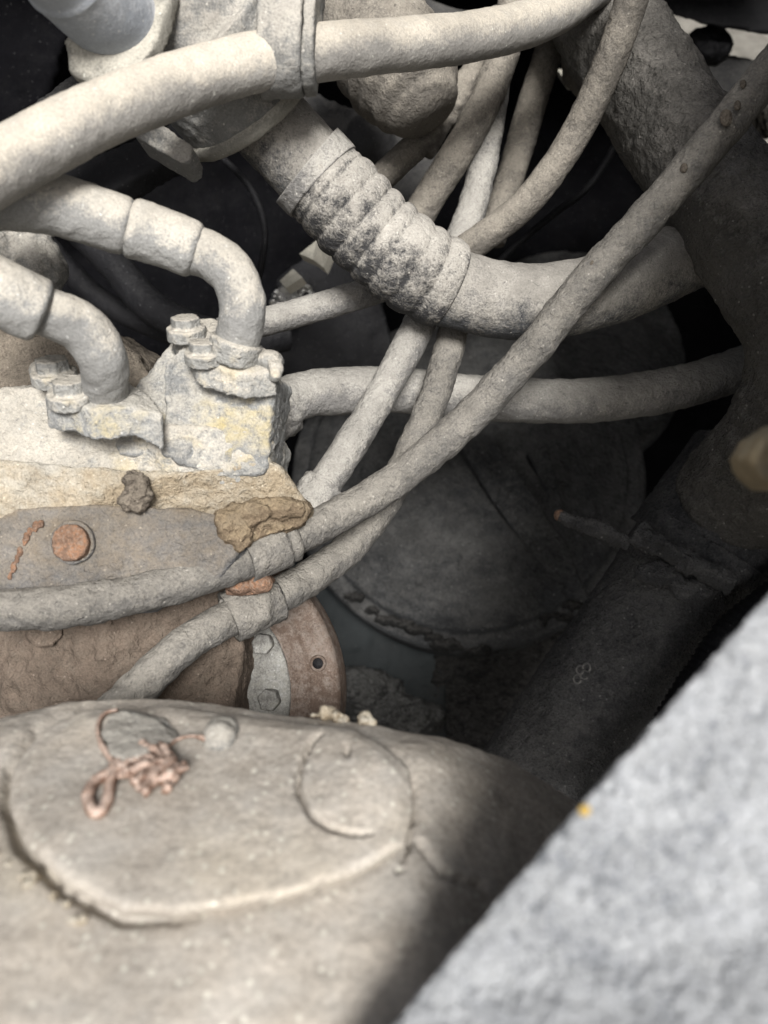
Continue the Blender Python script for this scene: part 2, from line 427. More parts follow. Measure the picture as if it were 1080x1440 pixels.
# ================================================================ deep background bodies
def ridge_fn(co, no):
    x, y, d = to_px(co)
    # the raised rib that runs down the drum's face
    t = ((x - 645) * 110 + (y - 630) * 165) / (110 ** 2 + 165 ** 2)
    dist = ((x - 645) * 165 - (y - 630) * 110) / math.hypot(110, 165)
    rib = np.clip(1 - np.abs(dist - 30) / 32, 0, 1) ** 0.6 * np.clip((t + 0.1) * 5, 0, 1) * np.clip((1.25 - t) * 4, 0, 1)
    return 0.016 * rib
c0 = P(655, 665, 1.0)
ax_ = CV(-0.08, 0.25, 1.0); ax_ /= np.linalg.norm(ax_)
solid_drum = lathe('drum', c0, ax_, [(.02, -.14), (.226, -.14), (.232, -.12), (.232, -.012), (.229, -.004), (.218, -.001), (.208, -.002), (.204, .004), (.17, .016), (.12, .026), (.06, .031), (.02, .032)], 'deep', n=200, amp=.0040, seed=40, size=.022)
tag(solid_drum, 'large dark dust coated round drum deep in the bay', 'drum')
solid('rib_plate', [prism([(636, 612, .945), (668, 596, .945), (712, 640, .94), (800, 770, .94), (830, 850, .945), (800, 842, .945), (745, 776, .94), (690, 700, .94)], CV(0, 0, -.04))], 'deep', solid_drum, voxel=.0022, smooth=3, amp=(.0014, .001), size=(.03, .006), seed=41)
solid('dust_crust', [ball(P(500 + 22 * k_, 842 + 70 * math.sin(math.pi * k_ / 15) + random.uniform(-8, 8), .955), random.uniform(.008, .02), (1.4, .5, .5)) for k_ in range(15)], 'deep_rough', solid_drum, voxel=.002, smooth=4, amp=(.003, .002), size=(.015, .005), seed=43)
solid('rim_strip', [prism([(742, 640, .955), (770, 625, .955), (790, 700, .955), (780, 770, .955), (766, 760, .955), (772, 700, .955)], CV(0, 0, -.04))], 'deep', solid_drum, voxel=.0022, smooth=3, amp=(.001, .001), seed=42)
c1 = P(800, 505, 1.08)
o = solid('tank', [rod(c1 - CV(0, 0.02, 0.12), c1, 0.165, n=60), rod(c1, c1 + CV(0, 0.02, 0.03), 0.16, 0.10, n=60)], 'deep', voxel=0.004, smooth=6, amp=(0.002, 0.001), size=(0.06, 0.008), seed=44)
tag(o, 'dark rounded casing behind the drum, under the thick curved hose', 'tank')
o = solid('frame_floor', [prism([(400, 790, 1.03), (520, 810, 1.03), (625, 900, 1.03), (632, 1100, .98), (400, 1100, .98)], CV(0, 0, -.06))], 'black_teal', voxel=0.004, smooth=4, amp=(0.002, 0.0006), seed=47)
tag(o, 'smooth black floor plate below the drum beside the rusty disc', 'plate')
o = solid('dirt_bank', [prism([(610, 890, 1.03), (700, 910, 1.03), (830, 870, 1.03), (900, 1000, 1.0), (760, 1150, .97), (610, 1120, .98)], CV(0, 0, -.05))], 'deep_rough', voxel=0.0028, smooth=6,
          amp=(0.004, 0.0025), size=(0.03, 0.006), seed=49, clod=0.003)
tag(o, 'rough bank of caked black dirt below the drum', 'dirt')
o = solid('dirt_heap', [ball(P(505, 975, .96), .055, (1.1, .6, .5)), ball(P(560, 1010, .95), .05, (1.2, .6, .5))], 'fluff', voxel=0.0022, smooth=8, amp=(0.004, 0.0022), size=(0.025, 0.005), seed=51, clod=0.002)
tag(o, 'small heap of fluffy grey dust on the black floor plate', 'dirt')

# dark shapes in the left and upper gaps
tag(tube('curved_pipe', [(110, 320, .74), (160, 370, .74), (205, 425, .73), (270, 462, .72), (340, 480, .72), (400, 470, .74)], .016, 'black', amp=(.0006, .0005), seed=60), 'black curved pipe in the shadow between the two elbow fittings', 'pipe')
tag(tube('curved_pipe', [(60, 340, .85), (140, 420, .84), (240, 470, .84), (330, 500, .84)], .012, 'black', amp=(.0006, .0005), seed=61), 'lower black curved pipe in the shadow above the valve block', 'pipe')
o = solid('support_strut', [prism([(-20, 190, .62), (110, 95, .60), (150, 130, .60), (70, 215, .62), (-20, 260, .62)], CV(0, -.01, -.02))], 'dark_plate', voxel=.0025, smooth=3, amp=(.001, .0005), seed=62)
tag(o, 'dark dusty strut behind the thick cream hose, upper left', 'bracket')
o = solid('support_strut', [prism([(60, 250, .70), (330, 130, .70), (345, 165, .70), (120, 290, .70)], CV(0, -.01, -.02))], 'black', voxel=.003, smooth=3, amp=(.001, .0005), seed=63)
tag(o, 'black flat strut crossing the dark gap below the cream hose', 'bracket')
o = solid('back_panel', [prism([(-60, -60, .9), (130, -60, .9), (60, 140, .9), (-60, 230, .9)], CV(0, 0, -.02))], 'shade_black', voxel=.005, smooth=2, amp=(.004, .002), seed=64)
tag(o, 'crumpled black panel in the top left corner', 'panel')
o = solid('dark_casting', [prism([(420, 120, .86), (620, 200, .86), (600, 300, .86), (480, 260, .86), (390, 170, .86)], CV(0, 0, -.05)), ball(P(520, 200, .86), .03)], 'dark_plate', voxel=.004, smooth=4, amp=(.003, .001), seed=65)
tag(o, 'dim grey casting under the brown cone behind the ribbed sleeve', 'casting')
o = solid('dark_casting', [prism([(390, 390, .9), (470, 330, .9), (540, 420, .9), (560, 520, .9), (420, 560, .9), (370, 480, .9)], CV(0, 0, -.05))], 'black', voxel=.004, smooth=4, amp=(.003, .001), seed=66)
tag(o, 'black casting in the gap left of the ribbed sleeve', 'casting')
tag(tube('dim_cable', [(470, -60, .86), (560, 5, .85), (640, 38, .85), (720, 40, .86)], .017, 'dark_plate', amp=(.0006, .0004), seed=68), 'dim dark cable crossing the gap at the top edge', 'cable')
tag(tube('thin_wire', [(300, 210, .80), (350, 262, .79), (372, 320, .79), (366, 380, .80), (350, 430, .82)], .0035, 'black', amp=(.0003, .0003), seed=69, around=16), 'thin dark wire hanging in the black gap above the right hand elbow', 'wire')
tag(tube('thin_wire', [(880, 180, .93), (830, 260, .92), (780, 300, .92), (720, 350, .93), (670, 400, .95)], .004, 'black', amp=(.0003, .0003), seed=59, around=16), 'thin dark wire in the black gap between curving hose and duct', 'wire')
def lit_gap(pts, mat, label):  # pale pieces added in place of lit ground showing through gaps
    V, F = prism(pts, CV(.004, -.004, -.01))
    tag(mesh_obj('lit_ground_piece', V, F, mat, smooth=False), label, 'lit ground stand-in')
lit_gap([(421, 357, .8), (445, 338, .80), (452, 345, .79), (468, 347, .8), (455, 376, .8), (440, 365, .795)], 'lit_gap', 'pale angular stand-in for lit ground in the dark gap left of the ribbed sleeve')
lit_gap([(393, 395, .82), (412, 378, .82), (425, 390, .81), (402, 405, .815)], 'lit_gap', 'small stand-in for lit ground just above the shiny one')
lit_gap([(783, 97, .95), (797, 98, .95), (810, 118, .94), (796, 115, .945)], 'lit_gap', 'small pale stand-in for lit ground between the two upright hoses, upper middle')
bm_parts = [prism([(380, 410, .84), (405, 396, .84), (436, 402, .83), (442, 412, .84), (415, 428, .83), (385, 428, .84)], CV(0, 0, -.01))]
o = solid('lit_ground_glint', bm_parts, 'glint', voxel=.0012, smooth=1, amp=(.005, .003), size=(.012, .004), seed=67)  # shiny piece added in place of a glimpse of lit ground
tag(o, 'crumpled shiny stand-in for lit ground in the dark gap, left of the sleeve', 'glint')

# top right: box, round bracket and bar in front of the lit gravel
o = solid('equipment_box', [prism([(935, -140, .95), (1250, -140, .95), (1250, 62, .95), (1085, 50, .95), (1000, 38, .95), (948, 24, .95), (930, 0, .95)], CV(.05, .095, -.12))], 'black', voxel=.004, smooth=5, amp=(.0015, .0006), seed=70)
tag(o, 'black box with a rounded corner at the top right', 'box')
o = solid('lower_bar', [prism([(965, 72, 1.0), (1020, 74, 1.0), (1062, 84, 1.0), (1085, 110, 1.0), (1085, 165, 1.0), (1000, 130, 1.0)], CV(0, 0, -.03))], 'dark_plate', voxel=.003, smooth=4, amp=(.001, .0005), seed=71)
tag(o, 'dark grey bar under the box in the top right corner', 'bar')
o = solid('round_knob', [ball(P(982, 56, .99), .014, (1.0, 1, 1)), ball(P(1000, 55, .99), .017, (1.1, 1, 1)), ball(P(1014, 64, .99), .014), ball(P(1000, 72, .99), .016, (1.6, .8, 1))], 'black', voxel=.002, smooth=2, amp=(.002, .001), size=(.008, .004), seed=72)
tag(o, 'small lumpy black knob on the bar, top right corner', 'knob')
o = solid('gravel_glimpse', [rod(P(1068, 175, .9), P(1130, 150, .9), .018)], 'gravel', voxel=.002, smooth=3, amp=(.001, .001), seed=73)  # rod added in place of a strip of daylit gravel
tag(o, 'gritty rod standing in for daylit gravel at the right edge below the slanting hose', 'fitting')

# ================================================================ big duct and lower pipe on the right
o = tube('air_duct', [(745, -140, .71, .0435), (856, 42, .665, .043), (960, 196, .622, .0432), (1068, 352, .577, .0444), (1128, 440, .567, .0457), (1143, 520, .572, .0459), (1110, 610, .602, .0474), (1030, 705, .665, .0517)], .05, 'duct',
         amp=(.0022, .0013), size=(.04, .007), seed=80, around=130, step=.0025, clod=.0012)
tag(o, 'thick dust caked duct bending down the right side of the bay', 'duct')
o = solid('duct_bracket', [prism([(792, 30, .78), (850, 20, .77), (868, 70, .765), (830, 125, .77), (800, 95, .78)], CV(0, 0, -.03))], 'hose_brown', voxel=.0025, smooth=5, amp=(.001, .0006), seed=81)
tag(o, 'brown flat lug beside the duct at the top, behind the curving hose', 'bracket')
low = tube('drain_pipe', [(1045, 685, .69), (1000, 745, .69), (930, 843, .70), (830, 983, .72), (720, 1140, .75), (650, 1240, .77)], .0555, 'pipe_dark', amp=(.002, .0009), size=(.05, .008), seed=83, around=110, step=.003)
tag(low, 'dark thick pipe slanting down towards the painted rail', 'pipe')
tube('coupling_band', [(1062, 660, .688), (1010, 730, .69), (985, 766, .692)], .0605, 'pipe_dark', low, amp=(.0015, .0009), seed=84, around=110, step=.002)
# clamp ring with its screw and bolt
pa = P(990, 758, .691); pb = P(972, 783, .694)
tn = (pb - pa) / np.linalg.norm(pb - pa)
tube('clamp_ring', [tuple(pa), tuple((pa + pb) / 2), tuple(pb)], .0622, 'pipe_dark', low, amp=(.001, .001), seed=85, around=110, step=.0015, world=True)
tube('clamp_screw', [(893, 752, .645), (930, 770, .634), (975, 795, .628), (1030, 818, .628)], .0085, 'pipe_dark', low, amp=(.0022, .0016), seed=86, clod=.005, rprof=lambda s, T: .0004 * np.sin(s / .006 * 2 * math.pi))
tube('clamp_bolt', [(786, 726, .66), (820, 738, .656), (850, 748, .652), (885, 765, .648)], .0062, 'pipe_dark', low, amp=(.0016, .0014), seed=87, clod=.004, rprof=lambda s, T: .0006 * np.sin(s / .0035 * 2 * math.pi))
solid('bolt_tip', [ball(P(787, 725, .66), .0048)], 'rust', low, voxel=.0012, smooth=2, amp=(.0005, .0004), seed=88)
solid('mud_clods', [ball(P(930, 805, .643), .013, (1.6, .8, .6)), ball(P(975, 830, .64), .012, (1.6, .8, .6))], 'pipe_dark', low, voxel=.002, smooth=2, amp=(.003, .002), size=(.015, .006), seed=89)
# stencilled code on the pipe: two round characters, one above the other
def ring_mark(cx, cy, rx, ry, d, gap=None, w_=2.6):
    q = []
    a0, a1 = (0, 360) if gap is None else gap
    for a in np.linspace(math.radians(a0), math.radians(a1), 17):
        q.append((cx + rx * math.cos(a), cy - ry * math.sin(a), d))
    return q
def on_pipe(px, py):
    a_ = P(830, 983, .72); u_ = P(930, 843, .70) - a_; u_ /= np.linalg.norm(u_)
    for d_ in np.arange(.60, .78, .0005):
        v_ = P(px, py, d_) - a_; v_ = v_ - u_ * (v_ @ u_)
        if np.linalg.norm(v_) < .0562: break
    return (px, py, float(d_))
for j, (cx, cy, gp) in enumerate([(812, 955, (0, 350)), (822, 949, (35, 325)), (816, 942, (20, 340)), (825, 939, (-60, 200))]):
    tube('stencil_mark', [on_pipe(*q[:2]) for q in ring_mark(cx, cy, 5.2, 6.2, .66, gp)], .0009, 'stencil', low, amp=(.0002, .0003), seed=90 + j, around=8)
# corrugated conduit that shows beside the rail
o = tube('corrugated_conduit', [(1190, 790, .62), (1060, 880, .62), (985, 975, .62), (925, 1075, .62), (865, 1185, .62)], .021, 'black', amp=(.0008, .0006), seed=95, rprof=lambda s, T: .0010 * np.sin(s / .0055 * 2 * math.pi))
tag(o, 'black corrugated conduit between the dark pipe and the painted rail', 'conduit')

# ================================================================ hoses
hA = tube('hydraulic_hose', [(-110, 297, .36), (0, 235, .38), (120, 172, .40), (250, 120, .425), (370, 86, .45), (500, 69, .48), (620, 58, .52), (720, 40, .56), (790, 12, .59), (880, -50, .64)], .0158, 'hose_cream', amp=(.0005, .0003), seed=1)
tag(hA, 'thick cream dusted hose running across the top through a strap clamp', 'hose')
# strap clamp on it: a tall stadium section pushed along the hose
def strap(x0, x1, y0, y1, d0, d1, half, top, name, mat, seed):
    p0 = P(x0, y0, d0); p1 = P(x1, y1, d1)
    u = AY + .06 * AX; v = AZ
    prof = [(half * math.cos(a), half * math.sin(a)) for a in np.linspace(math.pi, 2 * math.pi, 16)] + [(half, top), (-half, top)]
    A = [p0 + v * a + u * b for a, b in prof]; B = [p1 + v * a + u * b for a, b in prof]
    n = len(A)
    F = [list(range(n)), list(range(2 * n - 1, n - 1, -1))] + [[i, i + n, (i + 1) % n + n, (i + 1) % n] for i in range(n)]
    return solid(name, [(A + B, F)], mat, hA, voxel=.0014, smooth=4, amp=(.0007, .0004), seed=seed)
strap(367, 427, 84, 80, .455, .458, .0215, .075, 'strap_clamp', 'cast_grey', 3)
strap(429, 446, 79, 77, .460, .461, .0220, .075, 'strap_clamp', 'cast_grey', 4)

hD = tube('hydraulic_hose', [(-80, 864, .435), (0, 858, .445), (100, 852, .45), (200, 833, .465), (290, 807, .48), (345, 786, .49), (410, 758, .505), (480, 722, .52), (560, 672, .53), (640, 607, .535), (700, 545, .535), (760, 478, .53), (830, 392, .525), (900, 315, .52), (980, 225, .51), (1080, 105, .49), (1180, -15, .47)], .0122, 'hose_grey', amp=(.0006, .0007), clod=.0008, seed=11)
tag(hD, 'long grey hose slanting from lower left to the top right corner', 'hose')
tube('hose_clamp', [(343, 787, .489), (375, 774, .497), (397, 764, .502)], .0160, 'hose_grey', hD, amp=(.001, .0008), seed=12, bore=.0142)
tube('hose_clamp', [(399, 763, .5025), (406, 760, .504), (415, 756, .506)], .0152, 'hose_grey', hD, amp=(.001, .0008), seed=13, rprof=round_ends)

for (x_, y_, d_, r_) in ((1021, 166, .4893, .0055), (1037, 148, .487, .0035), (1045, 118, .486, .003), (962, 236, .5015, .003), (834, 372, .515, .0032)):
    solid('bare_patch', [ball(P(x_, y_, d_ - .0005), r_, (.8, 1.1, .35))], 'mud', hD, voxel=.0007, smooth=2, amp=(.0004, .0003), seed=int(x_))
hE = tube('hydraulic_hose', [(130, 1030, .47), (190, 972, .48), (255, 910, .49), (325, 868, .51), (390, 838, .53), (450, 803, .55), (500, 760, .565), (545, 697, .58), (585, 620, .595), (615, 545, .605), (634, 480, .615), (645, 420, .64), (650, 340, .70)], .0122, 'hose_grey', amp=(.0006, .0008), clod=.001, seed=21)
tag(hE, 'lower grey hose curving up from the near housing behind the long hose', 'hose')
tube('hose_clamp', [(322, 869, .509), (350, 856, .515), (385, 840, .527)], .0165, 'hose_grey', hE, amp=(.0016, .0012), clod=.003, seed=22, bore=.0145)
solid('clamp_ear', [prism([(308, 838, .515), (322, 826, .513), (330, 850, .513), (322, 868, .512), (306, 858, .514)], CV(0, 0, -.012))], 'hose_grey', hE, voxel=.0014, smooth=2, amp=(.0012, .0008), seed=23)
solid('clamp_bolt', [prism([(316, 820, .497), (335, 808, .496), (372, 806, .495), (384, 818, .495), (372, 834, .496), (340, 838, .497), (318, 836, .498)], CV(0, 0, -.015)), ball(P(366, 821, .493), .0075, (1.2, .9, .8)), ball(P(336, 824, .495), .007, (1.2, .8, .8))], 'rust', hE, voxel=.0011, smooth=3, amp=(.0009, .0007), seed=24)

hF = tube('hydraulic_hose', [(430, 716, .562), (455, 682, .568), (500, 615, .58), (545, 540, .592), (590, 455, .61), (622, 388, .645), (655, 318, .675), (675, 250, .685), (688, 180, .685), (698, 110, .69), (706, 20, .70)], .0126, 'hose_pale', amp=(.0006, .0007), clod=.0008, seed=31)
tag(hF, 'pale grey hose rising from the tan base behind the ribbed sleeve', 'hose')
tube('end_fitting', [(424, 724, .56), (440, 703, .564), (456, 681, .568)], .0155, 'hose_pale', hF, amp=(.0015, .0012), clod=.003, seed=32)

o = tube('hydraulic_hose', [(310, 468, .60), (365, 454, .605), (450, 431, .615), (545, 402, .625), (600, 380, .64), (640, 350, .68)], .0113, 'hose_pale', amp=(.0004, .0004), seed=33)
tag(o, 'thin pale hose between the right hand elbow fitting and the ribbed sleeve', 'hose')
hG = tube('hydraulic_hose', [(560, 405, .67), (610, 375, .655), (670, 340, .645), (740, 285, .635), (795, 212, .625), (835, 138, .61), (868, 60, .59), (900, -40, .57)], .0125, 'hose_brown', amp=(.0004, .0004), seed=34)
tag(hG, 'brown grey hose curving from behind the sleeve up to the top edge', 'hose')

hH = tube('hydraulic_hose', [(372, 585, .615), (400, 567, .62), (450, 552, .635), (560, 549, .65), (680, 560, .66), (820, 564, .665), (950, 546, .67), (1070, 507, .685), (1160, 470, .70)], .0192, 'hose_pale', amp=(.0008, .0006), seed=36)
tag(hH, 'thick pale hose running level across the middle to the duct', 'hose')
tube('end_fitting', [(362, 600, .61), (382, 582, .615), (402, 568, .62)], .0225, 'hose_pale', hH, amp=(.0016, .0014), clod=.003, seed=37)

o = tube('hydraulic_hose', [(520, 265, .72), (560, 228, .71), (600, 190, .70), (650, 132, .70), (690, 92, .72), (740, 30, .75)], .0128, 'hose_brown', amp=(.0004, .0004), seed=38)
tag(o, 'dark hose with a split loose cover, upper middle', 'hose')
tube('torn_cover', [(588, 203, .70), (620, 168, .699), (650, 132, .699), (675, 106, .71)], .0152, 'hose_brown', o, amp=(.003, .0016), size=(.02, .007), seed=39)
o = tube('hydraulic_hose', [(570, 335, .69), (600, 285, .68), (635, 228, .67), (672, 165, .665), (700, 100, .665), (716, 40, .67), (728, -40, .68)], .0142, 'hose_brown', amp=(.0005, .0005), seed=52)
tag(o, 'brown hose rising behind the sleeve between the split hose and pale hose', 'hose')
o = tube('hydraulic_hose', [(690, 340, .76), (708, 280, .76), (728, 215, .755), (750, 140, .75), (775, 60, .75), (800, -40, .75)], .0140, 'hose_brown', amp=(.0005, .0004), seed=53)
tag(o, 'dim brown hose at the right of the upright bundle', 'hose')
o = tube('glass_tube', [(700, 250, .85), (735, 195, .84), (760, 215, .84), (740, 250, .85)], .010, 'black', amp=(.0003, .0003), seed=54)
tag(o, 'black looped tube behind the upright hose bundle', 'pipe')

# ---- thick coolant hose with ribbed sleeve
hI = tube('coolant_hose', [(330, 125, .528), (400, 197, .535), (455, 258, .543), (520, 325, .554), (590, 382, .566), (650, 410, .576), (720, 424, .583), (800, 419, .592), (880, 397, .606), (960, 363, .622), (1040, 328, .638), (1110, 295, .655)], .0283, 'rubber', amp=(.0006, .0005), seed=55, around=72)
tag(hI, 'thick rubber hose curving from the collar to the duct on the right', 'hose')
def folds(s, T):
    k = np.array([0.0, .11, .15, .27, .38, .50, .60, .73, .86, 1.0]) * T
    r = np.zeros_like(s)
    for i, (a, b) in enumerate(zip(k[:-1], k[1:])):
        m_ = (s >= a) & (s <= b); t = (s[m_] - a) / (b - a)
        r[m_] = np.sin(np.clip(t, 0, 1) * math.pi) ** .6 * (.0014 if i < 2 else .0028) * (1 - .3 * t) - .0006
    return r
tube('ribbed_sleeve', [(438, 240, .5405), (480, 284, .547), (520, 325, .554), (560, 359, .560), (600, 387, .568), (632, 403, .5735)], .0318, 'sleeve', hI, amp=(.0009, .0003), size=(.03, .006), seed=56, around=100, step=.0011, rprof=folds)

tube('clamp_band', [(431, 233, .539), (441, 243, .541), (454, 257, .543)], .0330, 'hose_pale', hI, amp=(.0006, .0004), seed=57, around=90, step=.0012, bore=.0305)
# ---- big cylinder, collar, pale pipe, brown cone
adir = P(400, 197, .522) - P(330, 125, .505); adir /= np.linalg.norm(adir)
cdir = CV(.55, -.55, -.80); cdir /= np.linalg.norm(cdir)
pc = P(350, 140, .525)
cyl = solid('pipe_housing', [rod(pc - cdir * .055, pc, .0515, n=40), rod(pc - cdir * .03 - adir * .19, pc - cdir * .03, .050, n=40)], 'cast_grey', voxel=.002, smooth=3, amp=(.0014, .0006), seed=100)
tag(cyl, 'wide grey cylindrical casting at the top, ending in a collar', 'casting')
lathe('collar', pc - cdir * .001, cdir, [(.030, -.004), (.050, -.004), (.0545, -.003), (.0560, 0), (.0555, .004), (.052, .006), (.030, .006)], 'collar', cyl, amp=.0006, seed=101)
solid('side_lug', [prism([(185, 180, .49), (215, 165, .48), (272, 205, .48), (268, 226, .48), (255, 230, .48), (190, 192, .49)], CV(0, 0, -.03))], 'cast_grey', cyl, voxel=.0018, smooth=2, amp=(.0008, .0005), seed=102)
pp = tube('pale_pipe', [(-40, -190, .335), (50, -90, .375), (105, -32, .405), (150, 14, .432), (165, 28, .442)], .0245, 'pale_blue', amp=(.0006, .0002), seed=103, around=72, rprof=lambda s, T: .0012 * (s > T - .048) + .0006 * np.exp(-((s - T + .048) / .002) ** 2))
tag(pp, 'pale blue white pipe end in the top left corner', 'pipe')
fl = P(158, 40, .435)
solid('flange', [prism([(92, 60, .43), (95, 98, .43), (125, 118, .43), (160, 115, .43), (195, 95, .43), (222, 55, .432), (238, 0, .434), (248, -60, .436), (110, -60, .43)], CV(.002, -.002, -.010))], 'collar', pp, voxel=.0018, smooth=5, amp=(.0008, .0004), seed=104)
o = tube('cone_cap', [(455, -90, .67, .047), (500, 0, .66, .047), (545, 75, .65, .047), (566, 106, .647, .0465), (580, 128, .645, .042), (593, 148, .643, .034), (602, 163, .641, .022), (605, 168, .641, .008)], .047, 'hose_brown', amp=(.0016, .0007), size=(.03, .007), seed=105, around=90, rprof=lambda s, T: .0011 * np.sin(s / .017 * 2 * math.pi + 2 * np.sin(s / .03)))
tag(o, 'brown layered cone shaped cap behind the clamped hose, top middle', 'cap')

# ================================================================ valve block on the left
vb = empty('valve_block', P(150, 640, .5), 'cement caked valve block with two bolted flanges at the left', 'valve block')
solid('block_body', [prism([(-60, 560, .478), (40, 540, .482), (110, 560, .476), (225, 598, .468), (370, 606, .470), (378, 640, .472), (376, 690, .484), (250, 694, .474), (120, 690, .467), (-60, 680, .460)], CV(0, .01, -.10))], 'valve', vb, voxel=.0018, smooth=10, amp=(.0022, .0014), size=(.03, .006), seed=110, clod=.0014)
solid('raised_block', [prism([(232, 510, .466), (262, 472, .472), (300, 490, .466), (386, 535, .466), (381, 600, .469), (374, 670, .473), (300, 672, .470), (228, 640, .468)], CV(0, .01, -.08)),
                       prism([(165, 575, .478), (200, 525, .486), (245, 480, .488), (248, 640, .474), (165, 640, .474)], CV(0, 0, -.07))], 'valve_front', vb, voxel=.0016, smooth=10, amp=(.0016, .0012), size=(.025, .005), seed=112, clod=.0016)
# flanges: flat tops that look up, thick front rims
f1 = solid('flange', [prism([(63, 560, .449), (70, 538, .464), (115, 522, .476), (180, 535, .472), (215, 560, .462), (231, 582, .452), (227, 594, .449), (188, 572, .446), (128, 577, .440), (104, 567, .444)], CV(0, -.0175, -.004))], 'valve_front', vb, voxel=.0013, smooth=4, amp=(.0006, .0005), size=(.02, .005), seed=114)
q_ = P(100, 558, .449); solid('bolt_head', [rod(q_ - CV(0, .004, .003), q_ + CV(0, 0.0095, 0.004275), 0.0105, n=6), rod(q_ - CV(0, .004, .003), q_ + CV(0, .0025, .001), 0.01365, n=24)], 'valve', f1, voxel=.0008, smooth=3, amp=(.0004, .0004), seed=115)
q_ = P(76, 528, .468); solid('bolt_head', [rod(q_ - CV(0, .004, .003), q_ + CV(0, 0.0095, 0.004275), 0.0105, n=6), rod(q_ - CV(0, .004, .003), q_ + CV(0, .0025, .001), 0.01365, n=24), ball(P(56, 522, .474), .007)], 'valve', f1, voxel=.0008, smooth=3, amp=(.0004, .0004), seed=116)
f2 = solid('flange', [prism([(243, 460, .484), (252, 446, .490), (300, 446, .490), (350, 474, .482), (390, 503, .468), (388, 522, .458), (345, 526, .452), (275, 506, .455), (262, 480, .470)], CV(0, -.0150, -.004))], 'valve', vb, voxel=.0013, smooth=4, amp=(.0006, .0005), size=(.02, .005), seed=117)
q_ = P(262, 466, .474); solid('bolt_head', [rod(q_ - CV(0, .004, .003), q_ + CV(0, 0.008, 0.0036000000000000003), 0.0092, n=6), rod(q_ - CV(0, .004, .003), q_ + CV(0, .0025, .001), 0.01196, n=24)], 'valve', f2, voxel=.0008, smooth=3, amp=(.0004, .0004), seed=119)
solid('bolt_head', [ball(P(378, 508, .463), .0085, (1.1, .8, 1)), ball(P(388, 518, .458), .0055), ball(P(387, 528, .457), .0045)], 'valve', f2, voxel=.0012, smooth=2, amp=(.0006, .0005), seed=120)
q_ = P(288, 500, .457); solid('bolt_head', [rod(q_ - CV(0, .004, .003), q_ + CV(0, 0.008, 0.0036000000000000003), 0.0092, n=6), rod(q_ - CV(0, .004, .003), q_ + CV(0, .0025, .001), 0.01196, n=24)], 'valve', f2, voxel=.0008, smooth=3, amp=(.0004, .0004), seed=121)
# tan base with its muddy corner
tb = solid('base_casting', [prism([(-60, 640, .452), (100, 655, .458), (250, 664, .464), (372, 648, .474), (395, 658, .478), (438, 716, .488), (428, 730, .49), (300, 750, .475), (-60, 770, .458)], CV(0, -.01, -.08))], 'tan', voxel=.0018, smooth=4, amp=(.0016, .0009), size=(.035, .006), seed=123)
tag(tb, 'yellowish tan crusted base casting under the valve block', 'casting')
solid('mud_crust', [prism([(306, 722, .470), (318, 712, .468), (360, 700, .472), (410, 698, .480), (437, 714, .482), (425, 740, .482), (370, 756, .478), (335, 776, .472), (316, 752, .470)], CV(0, 0, -.02)), ball(P(322, 735, .468), .010, (1, 1, .5)), ball(P(350, 722, .471), .010, (1.4, .8, .5)), ball(P(395, 716, .477), .010, (1.5, .7, .5)), ball(P(335, 752, .469), .008, (1, 1.2, .5))], 'ochre', tb, voxel=.0011, smooth=3, amp=(.0014, .0012), size=(.012, .004), seed=124, clod=.003)
solid('mud_lump', [ball(P(192, 684, .457), .0085, (.9, 1.1, .6)), ball(P(190, 700, .456), .0095, (1, .9, .6)), ball(P(186, 676, .458), .006), ball(P(200, 694, .456), .007)], 'mud', tb, voxel=.001, smooth=2, amp=(.0016, .0014), size=(.008, .003), seed=125)

# grey bracket plate with rusty bolt
bp = solid('bracket_plate', [prism([(-60, 745, .455), (20, 716, .458), (120, 708, .46), (250, 712, .463), (308, 722, .466), (345, 760, .47), (312, 810, .47), (200, 845, .465), (-60, 880, .455)], CV(0, -.01, -.03))], 'plate', voxel=.002, smooth=4, amp=(.0018, .0008), size=(.04, .007), seed=126)
tag(bp, 'grey brown bracket plate with a rusty bolt, left of the hose clamp', 'bracket')
pb0 = P(104, 765, .457)
solid('bolt_head', [rod(pb0 - CV(0, 0, .008), pb0 + CV(0, .001, .007), .0112, n=10)], 'rust', bp, voxel=.0011, smooth=4, amp=(.0005, .0004), seed=127)
solid('washer', [rod(pb0 - CV(0.0008, -.001, .008), pb0 + CV(-.0008, .001, .0012), .0132, n=28)], 'plate', bp, voxel=.0011, smooth=3, amp=(.0005, .0004), seed=138)
for j, pts_ in enumerate([[(14, 810), (19, 798), (24, 786), (28, 776)], [(42, 748), (50, 741), (58, 737)], [(34, 762), (37, 756)]]):
    solid('rust_scab', [ball(P(x_, y_, .4562 + .00003 * x_), .0022 + .0006 * (k_ % 2), (.75, 1.3, .35)) for k_, (x_, y_) in enumerate(pts_)], 'rust', bp, voxel=.0006, smooth=1, amp=(.0004, .0004), size=(.004, .002), seed=128 + 40 * j)

